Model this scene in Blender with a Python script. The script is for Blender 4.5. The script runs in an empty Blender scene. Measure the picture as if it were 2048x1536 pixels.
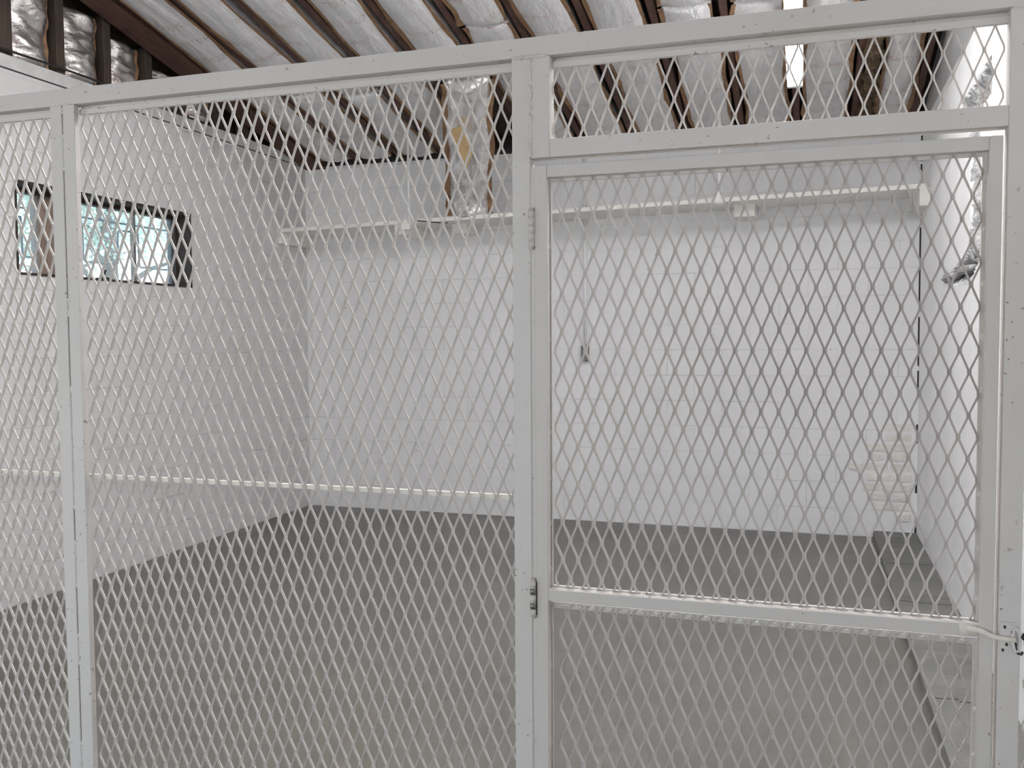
import bpy, bmesh, math, random
from mathutils import Vector, Matrix, noise

scn = bpy.context.scene
COL = scn.collection
R = math.radians

# ------------------------------------------------------------------ camera
YAW, PIT, ROL = R(17.852), R(-2.934), R(-0.351)
CAM = Vector((0, -1.85, 1.4275))
fw = Vector((-math.sin(YAW)*math.cos(PIT), math.cos(YAW)*math.cos(PIT), math.sin(PIT)))
rt = Vector((math.cos(YAW), math.sin(YAW), 0))
up = rt.cross(fw)
rt2 = rt*math.cos(ROL) + up*math.sin(ROL)
up2 = -rt*math.sin(ROL) + up*math.cos(ROL)
cd = bpy.data.cameras.new('camera')
cd.sensor_width = 36
cd.lens = 36*1836.7/2048
cd.clip_start = 0.05
cam = bpy.data.objects.new('camera', cd)
m = Matrix((rt2, up2, -fw)).transposed().to_4x4()
m.translation = CAM
cam.matrix_world = m
COL.objects.link(cam)
scn.camera = cam

# ------------------------------------------------------------------ world, sun, added daylight lamps, exposure
w = bpy.data.worlds.new('sky')
scn.world = w
w.use_nodes = True
nt = w.node_tree
bg = nt.nodes['Background']
tc = nt.nodes.new('ShaderNodeTexCoord')
sx = nt.nodes.new('ShaderNodeSeparateXYZ')
cr = nt.nodes.new('ShaderNodeValToRGB')
cr.color_ramp.elements[0].position = 0.0
cr.color_ramp.elements[0].color = (1, 1, 1, 1)
cr.color_ramp.elements[1].position = 0.5
cr.color_ramp.elements[1].color = (0.55, 0.78, 1, 1)
nt.links.new(tc.outputs['Generated'], sx.inputs[0])
nt.links.new(sx.outputs['Z'], cr.inputs[0])
nt.links.new(cr.outputs[0], bg.inputs['Color'])
bg.inputs['Strength'].default_value = 2.3

sd = bpy.data.lights.new('sun', 'SUN')
sd.energy = 3.0
sd.angle = R(2)
sd.color = (1, 0.95, 0.86)
so = bpy.data.objects.new('sun', sd)
so.rotation_euler = Vector((0.25, -0.55, -0.8)).to_track_quat('-Z', 'Y').to_euler()
COL.objects.link(so)

ad = bpy.data.lights.new('added_back_daylight', 'AREA')  # added area lamp standing in for daylight from an unseen opening behind the camera
ad.shape = 'RECTANGLE'
ad.size = 3.6
ad.size_y = 2.6
ad.energy = 5
ad.spread = R(75)
ad.color = (0.78, 0.87, 1.0)
ao = bpy.data.objects.new('added_back_daylight', ad)
ao.location = (-2.3, -5.9, 1.5)
ao.rotation_euler = (R(90), 0, 0)     # faces +Y, into the room
COL.objects.link(ao)

ad2 = bpy.data.lights.new('added_side_daylight', 'AREA')  # second added lamp, for an unseen opening at left; brightens the cage's left end
ad2.shape = 'RECTANGLE'
ad2.size = 2.0
ad2.size_y = 2.1
ad2.energy = 16
ad2.color = (1.0, 0.985, 0.96)
ao2 = bpy.data.objects.new('added_side_daylight', ad2)
ao2.location = (-4.02, -2.6, 1.15)
ao2.rotation_euler = (R(90), 0, R(-90))     # faces +X, into the room
COL.objects.link(ao2)

vs = scn.view_settings
scn.display_settings.display_device = 'sRGB'
vs.view_transform = 'Standard'
vs.look = 'None'
vs.gamma = 1
vs.use_curve_mapping = False
vs.exposure = 0.36

# ------------------------------------------------------------------ materials
def newmat(name):
    mt = bpy.data.materials.new(name)
    mt.use_nodes = True
    n = mt.node_tree
    b = n.nodes['Principled BSDF']
    return mt, n, b
def N(n, t, **kw):
    x = n.nodes.new(t)
    for k, v in kw.items():
        if k in x.inputs.keys() if hasattr(x.inputs, 'keys') else False:
            x.inputs[k].default_value = v
        else:
            setattr(x, k, v)
    return x
def coords(n, scale=(1, 1, 1), kind='Object'):
    t = n.nodes.new('ShaderNodeTexCoord')
    mp = n.nodes.new('ShaderNodeMapping')
    mp.inputs['Scale'].default_value = scale
    n.links.new(t.outputs[kind], mp.inputs[0])
    return mp.outputs[0]
def noise_n(n, vec, scale, detail=4, rough=0.6):
    x = n.nodes.new('ShaderNodeTexNoise')
    x.inputs['Scale'].default_value = scale
    x.inputs['Detail'].default_value = detail
    x.inputs['Roughness'].default_value = rough
    if vec is not None: n.links.new(vec, x.inputs['Vector'])
    return x.outputs['Fac']
def ramp(n, fac, stops):
    x = n.nodes.new('ShaderNodeValToRGB')
    e = x.color_ramp.elements
    while len(e) < len(stops): e.new(0.5)
    for i, (p, c) in enumerate(stops):
        e[i].position = p
        e[i].color = (c, c, c, 1) if isinstance(c, (int, float)) else (*c, 1)
    n.links.new(fac, x.inputs[0])
    return x.outputs[0]
def mix(n, fac, a, b, mode='MIX'):
    x = n.nodes.new('ShaderNodeMix')
    x.data_type = 'RGBA'
    x.blend_type = mode
    for sock, v in ((x.inputs[0], fac), (x.inputs[6], a), (x.inputs[7], b)):
        if isinstance(v, (int, float)): sock.default_value = v
        elif isinstance(v, tuple): sock.default_value = (*v, 1)
        else: n.links.new(v, sock)
    return x.outputs[2]
def bump(n, b, h, strength=0.3, dist=0.01, prev=None):
    x = n.nodes.new('ShaderNodeBump')
    x.inputs['Strength'].default_value = strength
    x.inputs['Distance'].default_value = dist
    n.links.new(h, x.inputs['Height'])
    if prev is not None: n.links.new(prev, x.inputs['Normal'])
    n.links.new(x.outputs[0], b.inputs['Normal'])
    return x.outputs[0]

def simple(name, col, rough=0.6, metal=0.0, nscale=20, namt=0.15, bumpamt=0.15, bdist=0.003):
    mt, n, b = newmat(name)
    v = coords(n)
    f = noise_n(n, v, nscale)
    lo = tuple(c*(1-namt) for c in col); hi = tuple(min(1, c*(1+namt)) for c in col)
    c = ramp(n, f, [(0.3, lo), (0.7, hi)])
    n.links.new(c, b.inputs['Base Color'])
    b.inputs['Roughness'].default_value = rough
    b.inputs['Metallic'].default_value = metal
    if bumpamt: bump(n, b, noise_n(n, v, nscale*3), bumpamt, bdist)
    return mt

def block_wall(name, ax, col=(0.74, 0.735, 0.725), joint=0.55, dirt=True):
    """painted concrete block, coursed in the plane (ax, Z)"""
    mt, n, b = newmat(name)
    g = n.nodes.new('ShaderNodeNewGeometry')
    s = n.nodes.new('ShaderNodeSeparateXYZ'); n.links.new(g.outputs['Position'], s.inputs[0])
    c = n.nodes.new('ShaderNodeCombineXYZ')
    n.links.new(s.outputs[ax], c.inputs[0]); n.links.new(s.outputs['Z'], c.inputs[1])
    br = n.nodes.new('ShaderNodeTexBrick')
    br.inputs['Scale'].default_value = 1
    br.inputs['Brick Width'].default_value = 0.40
    br.inputs['Row Height'].default_value = 0.189
    br.inputs['Mortar Size'].default_value = 0.005
    br.inputs['Mortar Smooth'].default_value = 0.6
    n.links.new(c.outputs[0], br.inputs['Vector'])
    pv = g.outputs['Position']
    big = noise_n(n, pv, 1.1, 3)
    fine = noise_n(n, pv, 60, 5)
    base = ramp(n, big, [(0.3, tuple(x*0.94 for x in col)), (0.7, col)])
    # joints only partly filled with paint
    jn = ramp(n, noise_n(n, pv, 2.3, 3), [(0.45, 0.0), (0.65, 1.0)])
    jf = mix(n, 1.0, br.outputs['Fac'], jn, 'MULTIPLY')
    jf2 = mix(n, 1.0, jf, (joint, joint, joint), 'MULTIPLY')
    base = mix(n, jf2, base, tuple(x*0.62 for x in col))
    specks = ramp(n, noise_n(n, pv, 17, 2), [(0.755, 0.0), (0.775, 0.6)])
    base = mix(n, specks, base, (0.30, 0.27, 0.24))
    n.links.new(base, b.inputs['Base Color'])
    b.inputs['Roughness'].default_value = 0.55
    inv = ramp(n, br.outputs['Fac'], [(0.0, 1.0), (1.0, 0.0)])
    p = bump(n, b, inv, 0.35, 0.004)
    bump(n, b, fine, 0.22, 0.004, p)
    return mt

M = {}
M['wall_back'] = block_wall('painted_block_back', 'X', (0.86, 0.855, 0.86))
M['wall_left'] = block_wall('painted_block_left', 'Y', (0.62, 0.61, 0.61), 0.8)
M['wall_right'] = simple('painted_parging', (0.88, 0.88, 0.885), 0.5, nscale=3, namt=0.04, bumpamt=0.25, bdist=0.004)
M['mortar'] = simple('rough_mortar', (0.52, 0.52, 0.52), 0.95, nscale=22, namt=0.5, bumpamt=1.0, bdist=0.02)
M['brick'] = simple('worn_painted_brick', (0.80, 0.775, 0.735), 0.8, nscale=9, namt=0.12, bumpamt=0.8, bdist=0.01)
M['crack'] = simple('dark_crack', (0.03, 0.028, 0.026), 0.95)
M['plate'] = simple('painted_sill_plate', (0.55, 0.545, 0.54), 0.65, nscale=8)
M['darkplate'] = simple('dark_wall_plate', (0.035, 0.03, 0.032), 0.8)
M['deck'] = simple('dark_roof_deck', (0.05, 0.032, 0.026), 0.85, nscale=6, namt=0.4)
M['black'] = simple('black_cable', (0.015, 0.015, 0.016), 0.5)
M['curb'] = None
M['steel'] = simple('bare_steel', (0.30, 0.29, 0.28), 0.4, 0.8, 60, 0.3)
M['rust'] = simple('dark_worn_steel', (0.06, 0.045, 0.04), 0.7, 0.3, 60, 0.5)
M['brown'] = simple('dark_brown_frame', (0.030, 0.020, 0.017), 0.8, nscale=14, namt=0.3)
M['tan'] = simple('tan_wood', (0.20, 0.145, 0.115), 0.65, nscale=14, namt=0.2)
M['shelf'] = simple('painted_shelf_board', (0.87, 0.855, 0.80), 0.5, nscale=5, namt=0.05)
M['conduit'] = simple('painted_conduit', (0.90, 0.90, 0.89), 0.4, nscale=30, namt=0.04)
M['greybox'] = simple('grey_metal_box', (0.20, 0.19, 0.18), 0.5, 0.4, 40)
M['fixture'] = simple('white_enamel', (0.8, 0.8, 0.8), 0.35, bumpamt=0)
M['grille'] = simple('black_iron', (0.012, 0.014, 0.02), 0.6)
M['grass'] = simple('dry_ground', (0.40, 0.40, 0.34), 0.9, nscale=2)
M['bark'] = simple('bark', (0.14, 0.10, 0.07), 0.9)

def wood(name, dark, light, s=(14, 1.2, 14)):
    mt, n, b = newmat(name)
    v = coords(n, s)
    f = noise_n(n, v, 3.0, 6, 0.7)
    c = ramp(n, f, [(0.3, dark), (0.72, light)])
    n.links.new(c, b.inputs['Base Color'])
    b.inputs['Roughness'].default_value = 0.75
    bump(n, b, f, 0.4, 0.006)
    return mt
M['rafter'] = wood('dark_rafter_wood', (0.045, 0.022, 0.016), (0.16, 0.075, 0.052))
M['stud'] = wood('dark_stud_wood', (0.022, 0.016, 0.012), (0.075, 0.05, 0.035), (14, 14, 1.2))
M['kraft'] = wood('brown_kraft_paper', (0.13, 0.065, 0.033), (0.40, 0.235, 0.12), (9, 3, 9))
M['tanpaper'] = simple('bare_tan_paper', (0.56, 0.40, 0.20), 0.8, nscale=12)
M['fiber'] = simple('dirty_glass_fibre', (0.13, 0.085, 0.045), 0.95, nscale=18, namt=0.6, bumpamt=1.0, bdist=0.03)

def foil(name, met, rough, bs, sc, col=(0.68, 0.67, 0.67)):
    mt, n, b = newmat(name)
    v = coords(n, sc)
    v1 = coords(n)
    f = noise_n(n, v, 1.0, 5, 0.6)
    big = noise_n(n, v1, 5.0, 3)
    c = ramp(n, f, [(0.25, tuple(x*0.82 for x in col)), (0.7, col)])
    # faint rows of red printing, unreadable
    sp = n.nodes.new('ShaderNodeSeparateXYZ'); n.links.new(v1, sp.inputs[0])
    wv = n.nodes.new('ShaderNodeTexWave'); wv.wave_type = 'BANDS'; wv.bands_direction = 'Y'
    wv.inputs['Scale'].default_value = 1.6; wv.inputs['Distortion'].default_value = 1.0
    n.links.new(v1, wv.inputs['Vector'])
    rows = ramp(n, wv.outputs['Fac'], [(0.80, 0.0), (0.86, 1.0)])
    marks = ramp(n, noise_n(n, coords(n, (55, 160, 55)), 1.0, 1), [(0.53, 0.0), (0.60, 0.5)])
    patch = ramp(n, noise_n(n, v1, 2.6, 2), [(0.45, 0.0), (0.55, 1.0)])
    mk = mix(n, 1.0, mix(n, 1.0, rows, marks, 'MULTIPLY'), patch, 'MULTIPLY')
    c = mix(n, mk, c, (0.42, 0.13, 0.13))
    n.links.new(c, b.inputs['Base Color'])
    b.inputs['Metallic'].default_value = met
    rr = ramp(n, big, [(0.3, rough*0.8), (0.7, rough*1.25)])
    n.links.new(rr, b.inputs['Roughness'])
    bump(n, b, f, bs, 0.012)
    return mt
M['foil'] = foil('crinkled_ceiling_foil', 0.35, 0.36, 1.0, (38, 6, 38), (0.84, 0.83, 0.83))
M['foil_shiny'] = foil('bright_crinkled_foil', 0.65, 0.25, 0.9, (16, 11, 16), (0.93, 0.91, 0.91))
M['foil_gable'] = foil('dull_mirror_foil', 0.85, 0.30, 1.0, (16, 13, 26), (0.70, 0.67, 0.65))

def frame_paint(name, col, specks=0.72, grime=0.35):
    mt, n, b = newmat(name)
    g = n.nodes.new('ShaderNodeNewGeometry')
    pv = g.outputs['Position']
    c = ramp(n, noise_n(n, pv, 3.0, 4), [(0.3, tuple(x*0.95 for x in col)), (0.7, col)])
    st = ramp(n, noise_n(n, pv, 1.7, 3), [(0.52, 0.0), (0.72, grime)])
    c = mix(n, st, c, (col[0]*0.8, col[1]*0.77, col[2]*0.64))
    sp = ramp(n, noise_n(n, pv, 75, 2), [(specks, 0.0), (specks+0.03, 0.75)])
    dens = ramp(n, noise_n(n, pv, 4.0, 2), [(0.42, 0.0), (0.6, 1.0)])
    spk = mix(n, 1.0, sp, dens, 'MULTIPLY')
    c = mix(n, spk, c, (0.09, 0.05, 0.035))
    n.links.new(c, b.inputs['Base Color'])
    b.inputs['Roughness'].default_value = 0.55
    bump(n, b, noise_n(n, pv, 130, 4), 0.15, 0.002)
    return mt
M['frame'] = frame_paint('cream_white_frame_paint', (0.665, 0.635, 0.61), 0.66)
M['gate'] = frame_paint('cream_white_gate_paint', (0.64, 0.608, 0.578), 0.72)
M['mesh'] = frame_paint('cream_white_mesh_paint', (0.645, 0.61, 0.575), 0.8)
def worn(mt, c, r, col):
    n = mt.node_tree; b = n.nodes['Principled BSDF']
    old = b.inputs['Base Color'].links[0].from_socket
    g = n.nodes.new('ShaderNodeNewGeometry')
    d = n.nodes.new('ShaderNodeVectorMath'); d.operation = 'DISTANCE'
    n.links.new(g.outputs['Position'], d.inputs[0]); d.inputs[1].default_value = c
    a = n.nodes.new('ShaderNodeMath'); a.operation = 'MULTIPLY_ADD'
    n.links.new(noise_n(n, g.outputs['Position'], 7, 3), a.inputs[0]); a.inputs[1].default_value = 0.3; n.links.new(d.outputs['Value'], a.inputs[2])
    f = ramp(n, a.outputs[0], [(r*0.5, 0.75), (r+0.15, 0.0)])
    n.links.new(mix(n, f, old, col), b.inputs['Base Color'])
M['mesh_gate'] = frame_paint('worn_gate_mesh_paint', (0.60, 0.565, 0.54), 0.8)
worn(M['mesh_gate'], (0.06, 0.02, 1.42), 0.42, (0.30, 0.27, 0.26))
M['cream'] = frame_paint('cream_bar_paint', (0.80, 0.76, 0.68), 0.8)

def floor_mat():
    mt, n, b = newmat('grey_painted_concrete')
    g = n.nodes.new('ShaderNodeNewGeometry'); pv = g.outputs['Position']
    c = ramp(n, noise_n(n, pv, 0.9, 4), [(0.3, (0.108, 0.102, 0.094)), (0.7, (0.142, 0.134, 0.123))])
    y = ramp(n, noise_n(n, pv, 0.55, 3), [(0.52, 0.0), (0.68, 0.5)])
    c = mix(n, y, c, (0.155, 0.138, 0.108))
    # straight crack joints, slightly wandering
    s = n.nodes.new('ShaderNodeSeparateXYZ'); n.links.new(pv, s.inputs[0])
    wob = noise_n(n, pv, 3.0, 4)
    def line(c0, wd):
        a = n.nodes.new('ShaderNodeMath'); a.operation = 'MULTIPLY_ADD'; n.links.new(wob, a.inputs[0]); a.inputs[1].default_value = 0.06
        n.links.new(s.outputs['Y'], a.inputs[2])
        d = n.nodes.new('ShaderNodeMath'); d.operation = 'SUBTRACT'; n.links.new(a.outputs[0], d.inputs[0]); d.inputs[1].default_value = c0+0.03
        e = n.nodes.new('ShaderNodeMath'); e.operation = 'ABSOLUTE'; n.links.new(d.outputs[0], e.inputs[0])
        f = n.nodes.new('ShaderNodeMath'); f.operation = 'LESS_THAN'; n.links.new(e.outputs[0], f.inputs[0]); f.inputs[1].default_value = wd
        return f.outputs[0]
    gap = ramp(n, noise_n(n, pv, 2.4, 2), [(0.38, 0.0), (0.5, 0.55)])
    for y0 in (1.69, 3.21):
        c = mix(n, mix(n, 1.0, line(y0, 0.0035), gap, 'MULTIPLY'), c, (0.10, 0.085, 0.07))
    sp = ramp(n, noise_n(n, pv, 13, 2), [(0.785, 0.0), (0.81, 0.6)])
    c = mix(n, sp, c, (0.12, 0.10, 0.085))
    # one worn dark patch by the left end of the cage
    vd = n.nodes.new('ShaderNodeVectorMath'); vd.operation = 'DISTANCE'
    n.links.new(pv, vd.inputs[0]); vd.inputs[1].default_value = (-3.15, 1.12, 0)
    ad_ = n.nodes.new('ShaderNodeMath'); ad_.operation = 'MULTIPLY_ADD'
    n.links.new(noise_n(n, pv, 4, 3), ad_.inputs[0]); ad_.inputs[1].default_value = -0.5; n.links.new(vd.outputs['Value'], ad_.inputs[2])
    c = mix(n, ramp(n, ad_.outputs[0], [(0.0, 0.75), (0.14, 0.0)]), c, (0.09, 0.078, 0.062))
    n.links.new(c, b.inputs['Base Color'])
    rg = ramp(n, noise_n(n, pv, 1.4, 4), [(0.3, 0.30), (0.7, 0.42)])
    n.links.new(rg, b.inputs['Roughness'])
    bump(n, b, noise_n(n, pv, 7, 5), 0.03, 0.01)
    return mt
M['floor'] = floor_mat()

def curb_mat():
    mt, n, b = newmat('weathered_grey_concrete')
    g = n.nodes.new('ShaderNodeNewGeometry'); pv = g.outputs['Position']
    f = noise_n(n, coords(n, (3, 9, 9)), 1.2, 5)
    c = ramp(n, f, [(0.3, (0.125, 0.125, 0.122)), (0.7, (0.20, 0.197, 0.188))])
    sp = ramp(n, noise_n(n, pv, 6, 3), [(0.68, 0.0), (0.74, 0.8)])
    c = mix(n, sp, c, (0.10, 0.09, 0.08))
    n.links.new(c, b.inputs['Base Color'])
    b.inputs['Roughness'].default_value = 0.8
    bump(n, b, noise_n(n, pv, 25, 5), 0.5, 0.008)
    return mt
M['curb'] = curb_mat()

def tube_mat(nm, st):
    mt, n, b = newmat(nm)
    b.inputs['Base Color'].default_value = (0.9, 0.9, 0.9, 1)
    b.inputs['Emission Color'].default_value = (1.0, 0.985, 0.99, 1)
    b.inputs['Emission Strength'].default_value = st
    return mt
M['tube'] = tube_mat('added_fill_tube', 71)  # only for the added strip lights out of view
M['tube_dim'] = tube_mat('lit_older_fluorescent_tube', 17)

def glass_mat():
    mt, n, b = newmat('dusty_window_glass')
    out = n.nodes['Material Output']
    tr = n.nodes.new('ShaderNodeBsdfTransparent'); tr.inputs[0].default_value = (0.93, 0.98, 1, 1)
    tl = n.nodes.new('ShaderNodeBsdfTranslucent'); tl.inputs[0].default_value = (0.86, 0.95, 1.0, 1)
    gl = n.nodes.new('ShaderNodeBsdfGlossy'); gl.inputs['Roughness'].default_value = 0.08
    m1 = n.nodes.new('ShaderNodeMixShader'); m2 = n.nodes.new('ShaderNodeMixShader')
    f = ramp(n, noise_n(n, coords(n), 5, 4), [(0.3, 0.04), (0.7, 0.10)])
    n.links.new(f, m1.inputs[0]); n.links.new(tr.outputs[0], m1.inputs[1]); n.links.new(tl.outputs[0], m1.inputs[2])
    m2.inputs[0].default_value = 0.05
    n.links.new(m1.outputs[0], m2.inputs[1]); n.links.new(gl.outputs[0], m2.inputs[2])
    n.links.new(m2.outputs[0], out.inputs['Surface'])
    return mt
M['glass'] = glass_mat()

def leaf_mat():
    mt, n, b = newmat('pale_green_leaves')
    f = noise_n(n, coords(n), 1.3, 3)
    c = ramp(n, f, [(0.3, (0.40, 0.48, 0.38)), (0.7, (0.66, 0.73, 0.64))])
    n.links.new(c, b.inputs['Base Color'])
    b.inputs['Roughness'].default_value = 0.45
    return mt
M['leaf'] = leaf_mat()

# ------------------------------------------------------------------ mesh helpers
class MB:
    def __init__(self): self.v = []; self.f = []; self.mi = []; self.cur = 0
    def add(self, vs, fs):
        o = len(self.v); self.v += [tuple(x) for x in vs]
        self.f += [tuple(i+o for i in q) for q in fs]; self.mi += [self.cur]*len(fs)
        return self
    def box(self, x0, x1, y0, y1, z0, z1):
        vs = [(x, y, z) for x in (x0, x1) for y in (y0, y1) for z in (z0, z1)]
        return self.add(vs, [(0, 1, 3, 2), (4, 6, 7, 5), (0, 4, 5, 1), (2, 3, 7, 6), (0, 2, 6, 4), (1, 5, 7, 3)])
    def hexa(self, a, b):      # two quads (lists of 4 points) joined
        return self.add(a+b, [(3, 2, 1, 0), (4, 5, 6, 7), (0, 1, 5, 4), (1, 2, 6, 5), (2, 3, 7, 6), (3, 0, 4, 7)])
    def tube(self, pts, r, seg=8, cap=True):
        pts = [Vector(p) for p in pts]; rings = []
        rs = r if isinstance(r, (list, tuple)) else [r]*len(pts)
        prev = None; vs = []
        for i, p in enumerate(pts):
            t = (pts[min(i+1, len(pts)-1)] - pts[max(i-1, 0)]).normalized()
            if prev is None:
                a = t.orthogonal().normalized()
            else:
                a = (prev - t*prev.dot(t)).normalized()
            prev = a; b = t.cross(a)
            for k in range(seg):
                an = 2*math.pi*k/seg
                vs.append(p + (a*math.cos(an) + b*math.sin(an))*rs[i])
        fs = []
        for i in range(len(pts)-1):
            for k in range(seg):
                k2 = (k+1) % seg
                fs.append((i*seg+k, i*seg+k2, (i+1)*seg+k2, (i+1)*seg+k))
        if cap:
            fs.append(tuple(range(seg))[::-1]); fs.append(tuple((len(pts)-1)*seg+k for k in range(seg)))
        return self.add(vs, fs)
    def obj(self, name, mats, parent=None, smooth=False, bevel=0, loc=None):
        me = bpy.data.meshes.new(name)
        base = Vector(loc) if loc is not None else Vector((0, 0, 0))
        me.from_pydata([Vector(v)-base for v in self.v], [], self.f)
        if not isinstance(mats, (list, tuple)): mats = [mats]
        for mm in mats: me.materials.append(mm)
        me.polygons.foreach_set('material_index', self.mi)
        bm = bmesh.new(); bm.from_mesh(me); bmesh.ops.recalc_face_normals(bm, faces=bm.faces); bm.to_mesh(me); bm.free()
        if smooth: me.polygons.foreach_set('use_smooth', [True]*len(me.polygons))
        o = bpy.data.objects.new(name, me); COL.objects.link(o)
        if parent is not None:
            o.parent = parent
            pl = parent.location.copy(); q = parent.parent
            while q is not None: pl += q.location; q = q.parent
            o.location = base - pl
        else:
            o.location = base
        if bevel:
            b = o.modifiers.new('bevel', 'BEVEL'); b.width = bevel; b.segments = 2; b.limit_method = 'ANGLE'
        return o

def tag(o, label, cat, group=None):
    o['label'] = label; o['category'] = cat
    if group: o['group'] = group
    return o
def thing(name, label, cat, loc=(0, 0, 0), group=None):
    o = bpy.data.objects.new(name, None); o.location = loc; o.empty_display_size = 0.1
    COL.objects.link(o)
    return tag(o, label, cat, group)
def struct(name, mb, mats, smooth=False, parent=None):
    o = mb.obj(name, mats, parent, smooth)
    if parent is None: o['kind'] = 'structure'
    return o
rnd = random.Random(5)

# ------------------------------------------------------------------ the building
XL, XR, YB, YF = -4.04, 0.733, 5.05, -6.0
SL = 0.22
def roof(y): return 2.855 + SL*(YB - y)
ZT = 2.855

struct('floor', MB().box(XL-0.2, XR+0.25, YF-0.2, YB+0.2, -0.12, 0.0), M['floor'])

# back wall with the damaged brickwork in its right-hand corner
wb = MB().box(XL-0.2, XR+0.2, YB, YB+0.2, 0, ZT)
wb.cur = 2
z = 0.03
while z < 1.0:                                 # open, broken joint line in the corner
    h = rnd.uniform(0.05, 0.16); wb.box(XR-0.012, XR+0.0, YB-0.003, YB, z, z+h); z += h + rnd.uniform(0.05, 0.22)
z = 1.05
while z < ZT-0.1:
    h = rnd.uniform(0.12, 0.35); wb.box(XR-0.010, XR, YB-0.003, YB, z, z+h); z += h + rnd.uniform(0.01, 0.06)
wb.cur = 1
for i, z in enumerate([0.12, 0.19, 0.26, 0.33, 0.40, 0.47, 0.54, 0.61, 0.68, 0.75]):
    x = XR-0.03; xe = XR - 0.10 - 0.30*max(0, 1-abs(z-0.42)/0.34)*rnd.uniform(0.75, 1.1)
    while x > xe:
        l = rnd.uniform(0.10, 0.2); d = rnd.uniform(0.004, 0.016); j = rnd.uniform(-.006, .006)
        a = [(x-l, YB+0.02, z+j), (x-0.008, YB+0.02, z), (x-0.008, YB+0.02, z+0.06), (x-l, YB+0.02, z+0.058+j)]
        b = [(x-l+0.006, YB-d, z+j+0.004), (x-0.014, YB-d*0.8, z+0.005), (x-0.013, YB-d, z+0.053), (x-l+0.008, YB-d*0.7, z+0.05+j)]
        wb.hexa(a, b); x -= l
struct('wall_back', wb, [M['wall_back'], M['brick'], M['crack']])

# left wall with the window opening, and the wall carried on up behind the gable studs
WY0, WY1, WZ0, WZ1 = 2.05, 3.52, 1.785, 2.28
XO = XL-0.2
wl = MB()
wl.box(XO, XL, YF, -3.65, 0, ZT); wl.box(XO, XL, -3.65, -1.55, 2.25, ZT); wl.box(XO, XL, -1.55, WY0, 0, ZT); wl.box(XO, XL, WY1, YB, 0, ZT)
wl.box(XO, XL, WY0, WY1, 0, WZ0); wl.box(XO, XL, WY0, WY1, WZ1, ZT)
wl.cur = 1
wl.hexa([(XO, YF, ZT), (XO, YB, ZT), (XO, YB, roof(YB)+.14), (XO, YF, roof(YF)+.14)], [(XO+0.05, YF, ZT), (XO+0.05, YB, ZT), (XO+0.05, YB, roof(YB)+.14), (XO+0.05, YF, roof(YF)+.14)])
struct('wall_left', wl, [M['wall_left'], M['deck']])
pl = MB().box(XO+0.05, XL+0.004, YF, YB, ZT+0.008, ZT+0.075)
pl.cur = 1; pl.box(XO+0.05, XL-0.004, YF, YB, ZT, ZT+0.008)
struct('trim_1', pl, [M['plate'], M['crack']])
struct('trim_2', MB().box(XL, XR, YB-0.02, YB+0.15, ZT, ZT+0.045), M['darkplate'])

# right wall: parged, with a broken-out channel that shows grey mortar
GASH = [(2.57, 2.61), (2.66, 2.61), (3.04, 2.6), (3.38, 2.59), (3.12, 2.41), (3.06, 2.31), (3.01, 2.06), (3.03, 1.88), (3.16, 1.79),
        (3.57, 1.77), (3.93, 1.76), (3.93, 1.72), (3.44, 1.69), (2.94, 1.70), (2.78, 1.76), (2.73, 1.85), (2.75, 2.03), (2.80, 2.26), (2.84, 2.36), (2.74, 2.45), (2.55, 2.45)]
def sdist(y, z):
    inside = False; d = 9
    for i in range(len(GASH)):
        y1, z1 = GASH[i]; y2, z2 = GASH[(i+1) % len(GASH)]
        if (z1 > z) != (z2 > z) and y < (y2-y1)*(z-z1)/(z2-z1)+y1: inside = not inside
        dy, dz = y2-y1, z2-z1
        t = max(0, min(1, ((y-y1)*dy+(z-z1)*dz)/(dy*dy+dz*dz)))
        d = min(d, math.hypot(y-y1-t*dy, z-z1-t*dz))
    return d if inside else -d
wr = MB()
ys = [YF, -3, -1, 0, 1, 2, 2.4]; y = 2.44
while y < 4.05: ys.append(y); y += 0.014
ys += [4.1, 4.5, YB+0.2]
zs = [0, 0.5, 1, 1.5, 1.62]; z = 1.65
while z < 2.66: zs.append(z); z += 0.014
zs += [2.7, ZT]
vs = []; idx = {}
for i, y in enumerate(ys):
    for j, z in enumerate(zs):
        nz = noise.noise((y*14, z*14, 1.3)); n2 = noise.noise((y*45, z*45, 4.1))
        d = sdist(y, z) + 0.016*nz + 0.004*n2 if (2.4 < y < 4.1 and 1.6 < z < 2.7) else -1
        x = XR
        if d > 0: x = XR + min(0.075, d*1.6) * (0.75+0.6*nz) + 0.005*n2 + 0.006
        elif d > -0.05: x = XR + 0.004*(1+d/0.05)*n2
        idx[i, j] = len(vs); vs.append((x, y, z))
fs = []; mi = []
for i in range(len(ys)-1):
    for j in range(len(zs)-1):
        q = (idx[i, j], idx[i+1, j], idx[i+1, j+1], idx[i, j+1]); fs.append(q)
        mi.append(1 if sum(vs[k][0]-XR for k in q)/4 > 0.007 else 0)
wr.v = vs; wr.f = fs; wr.mi = mi
wr.cur = 0
wr.box(XR+0.13, XR+0.25, YF, YB+0.2, 0, ZT)          # outer leaf
gy0, gy1 = YF, YB+0.2
wr.hexa([(XR, gy0, ZT), (XR, gy1, ZT), (XR, gy1, roof(gy1)+.14), (XR, gy0, roof(gy0)+.14)], [(XR+.25, gy0, ZT), (XR+.25, gy1, ZT), (XR+.25, gy1, roof(gy1)+.14), (XR+.25, gy0, roof(gy0)+.14)])
wr.cur = 1                                                           # the broken ledge that sticks out at its foot
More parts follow.
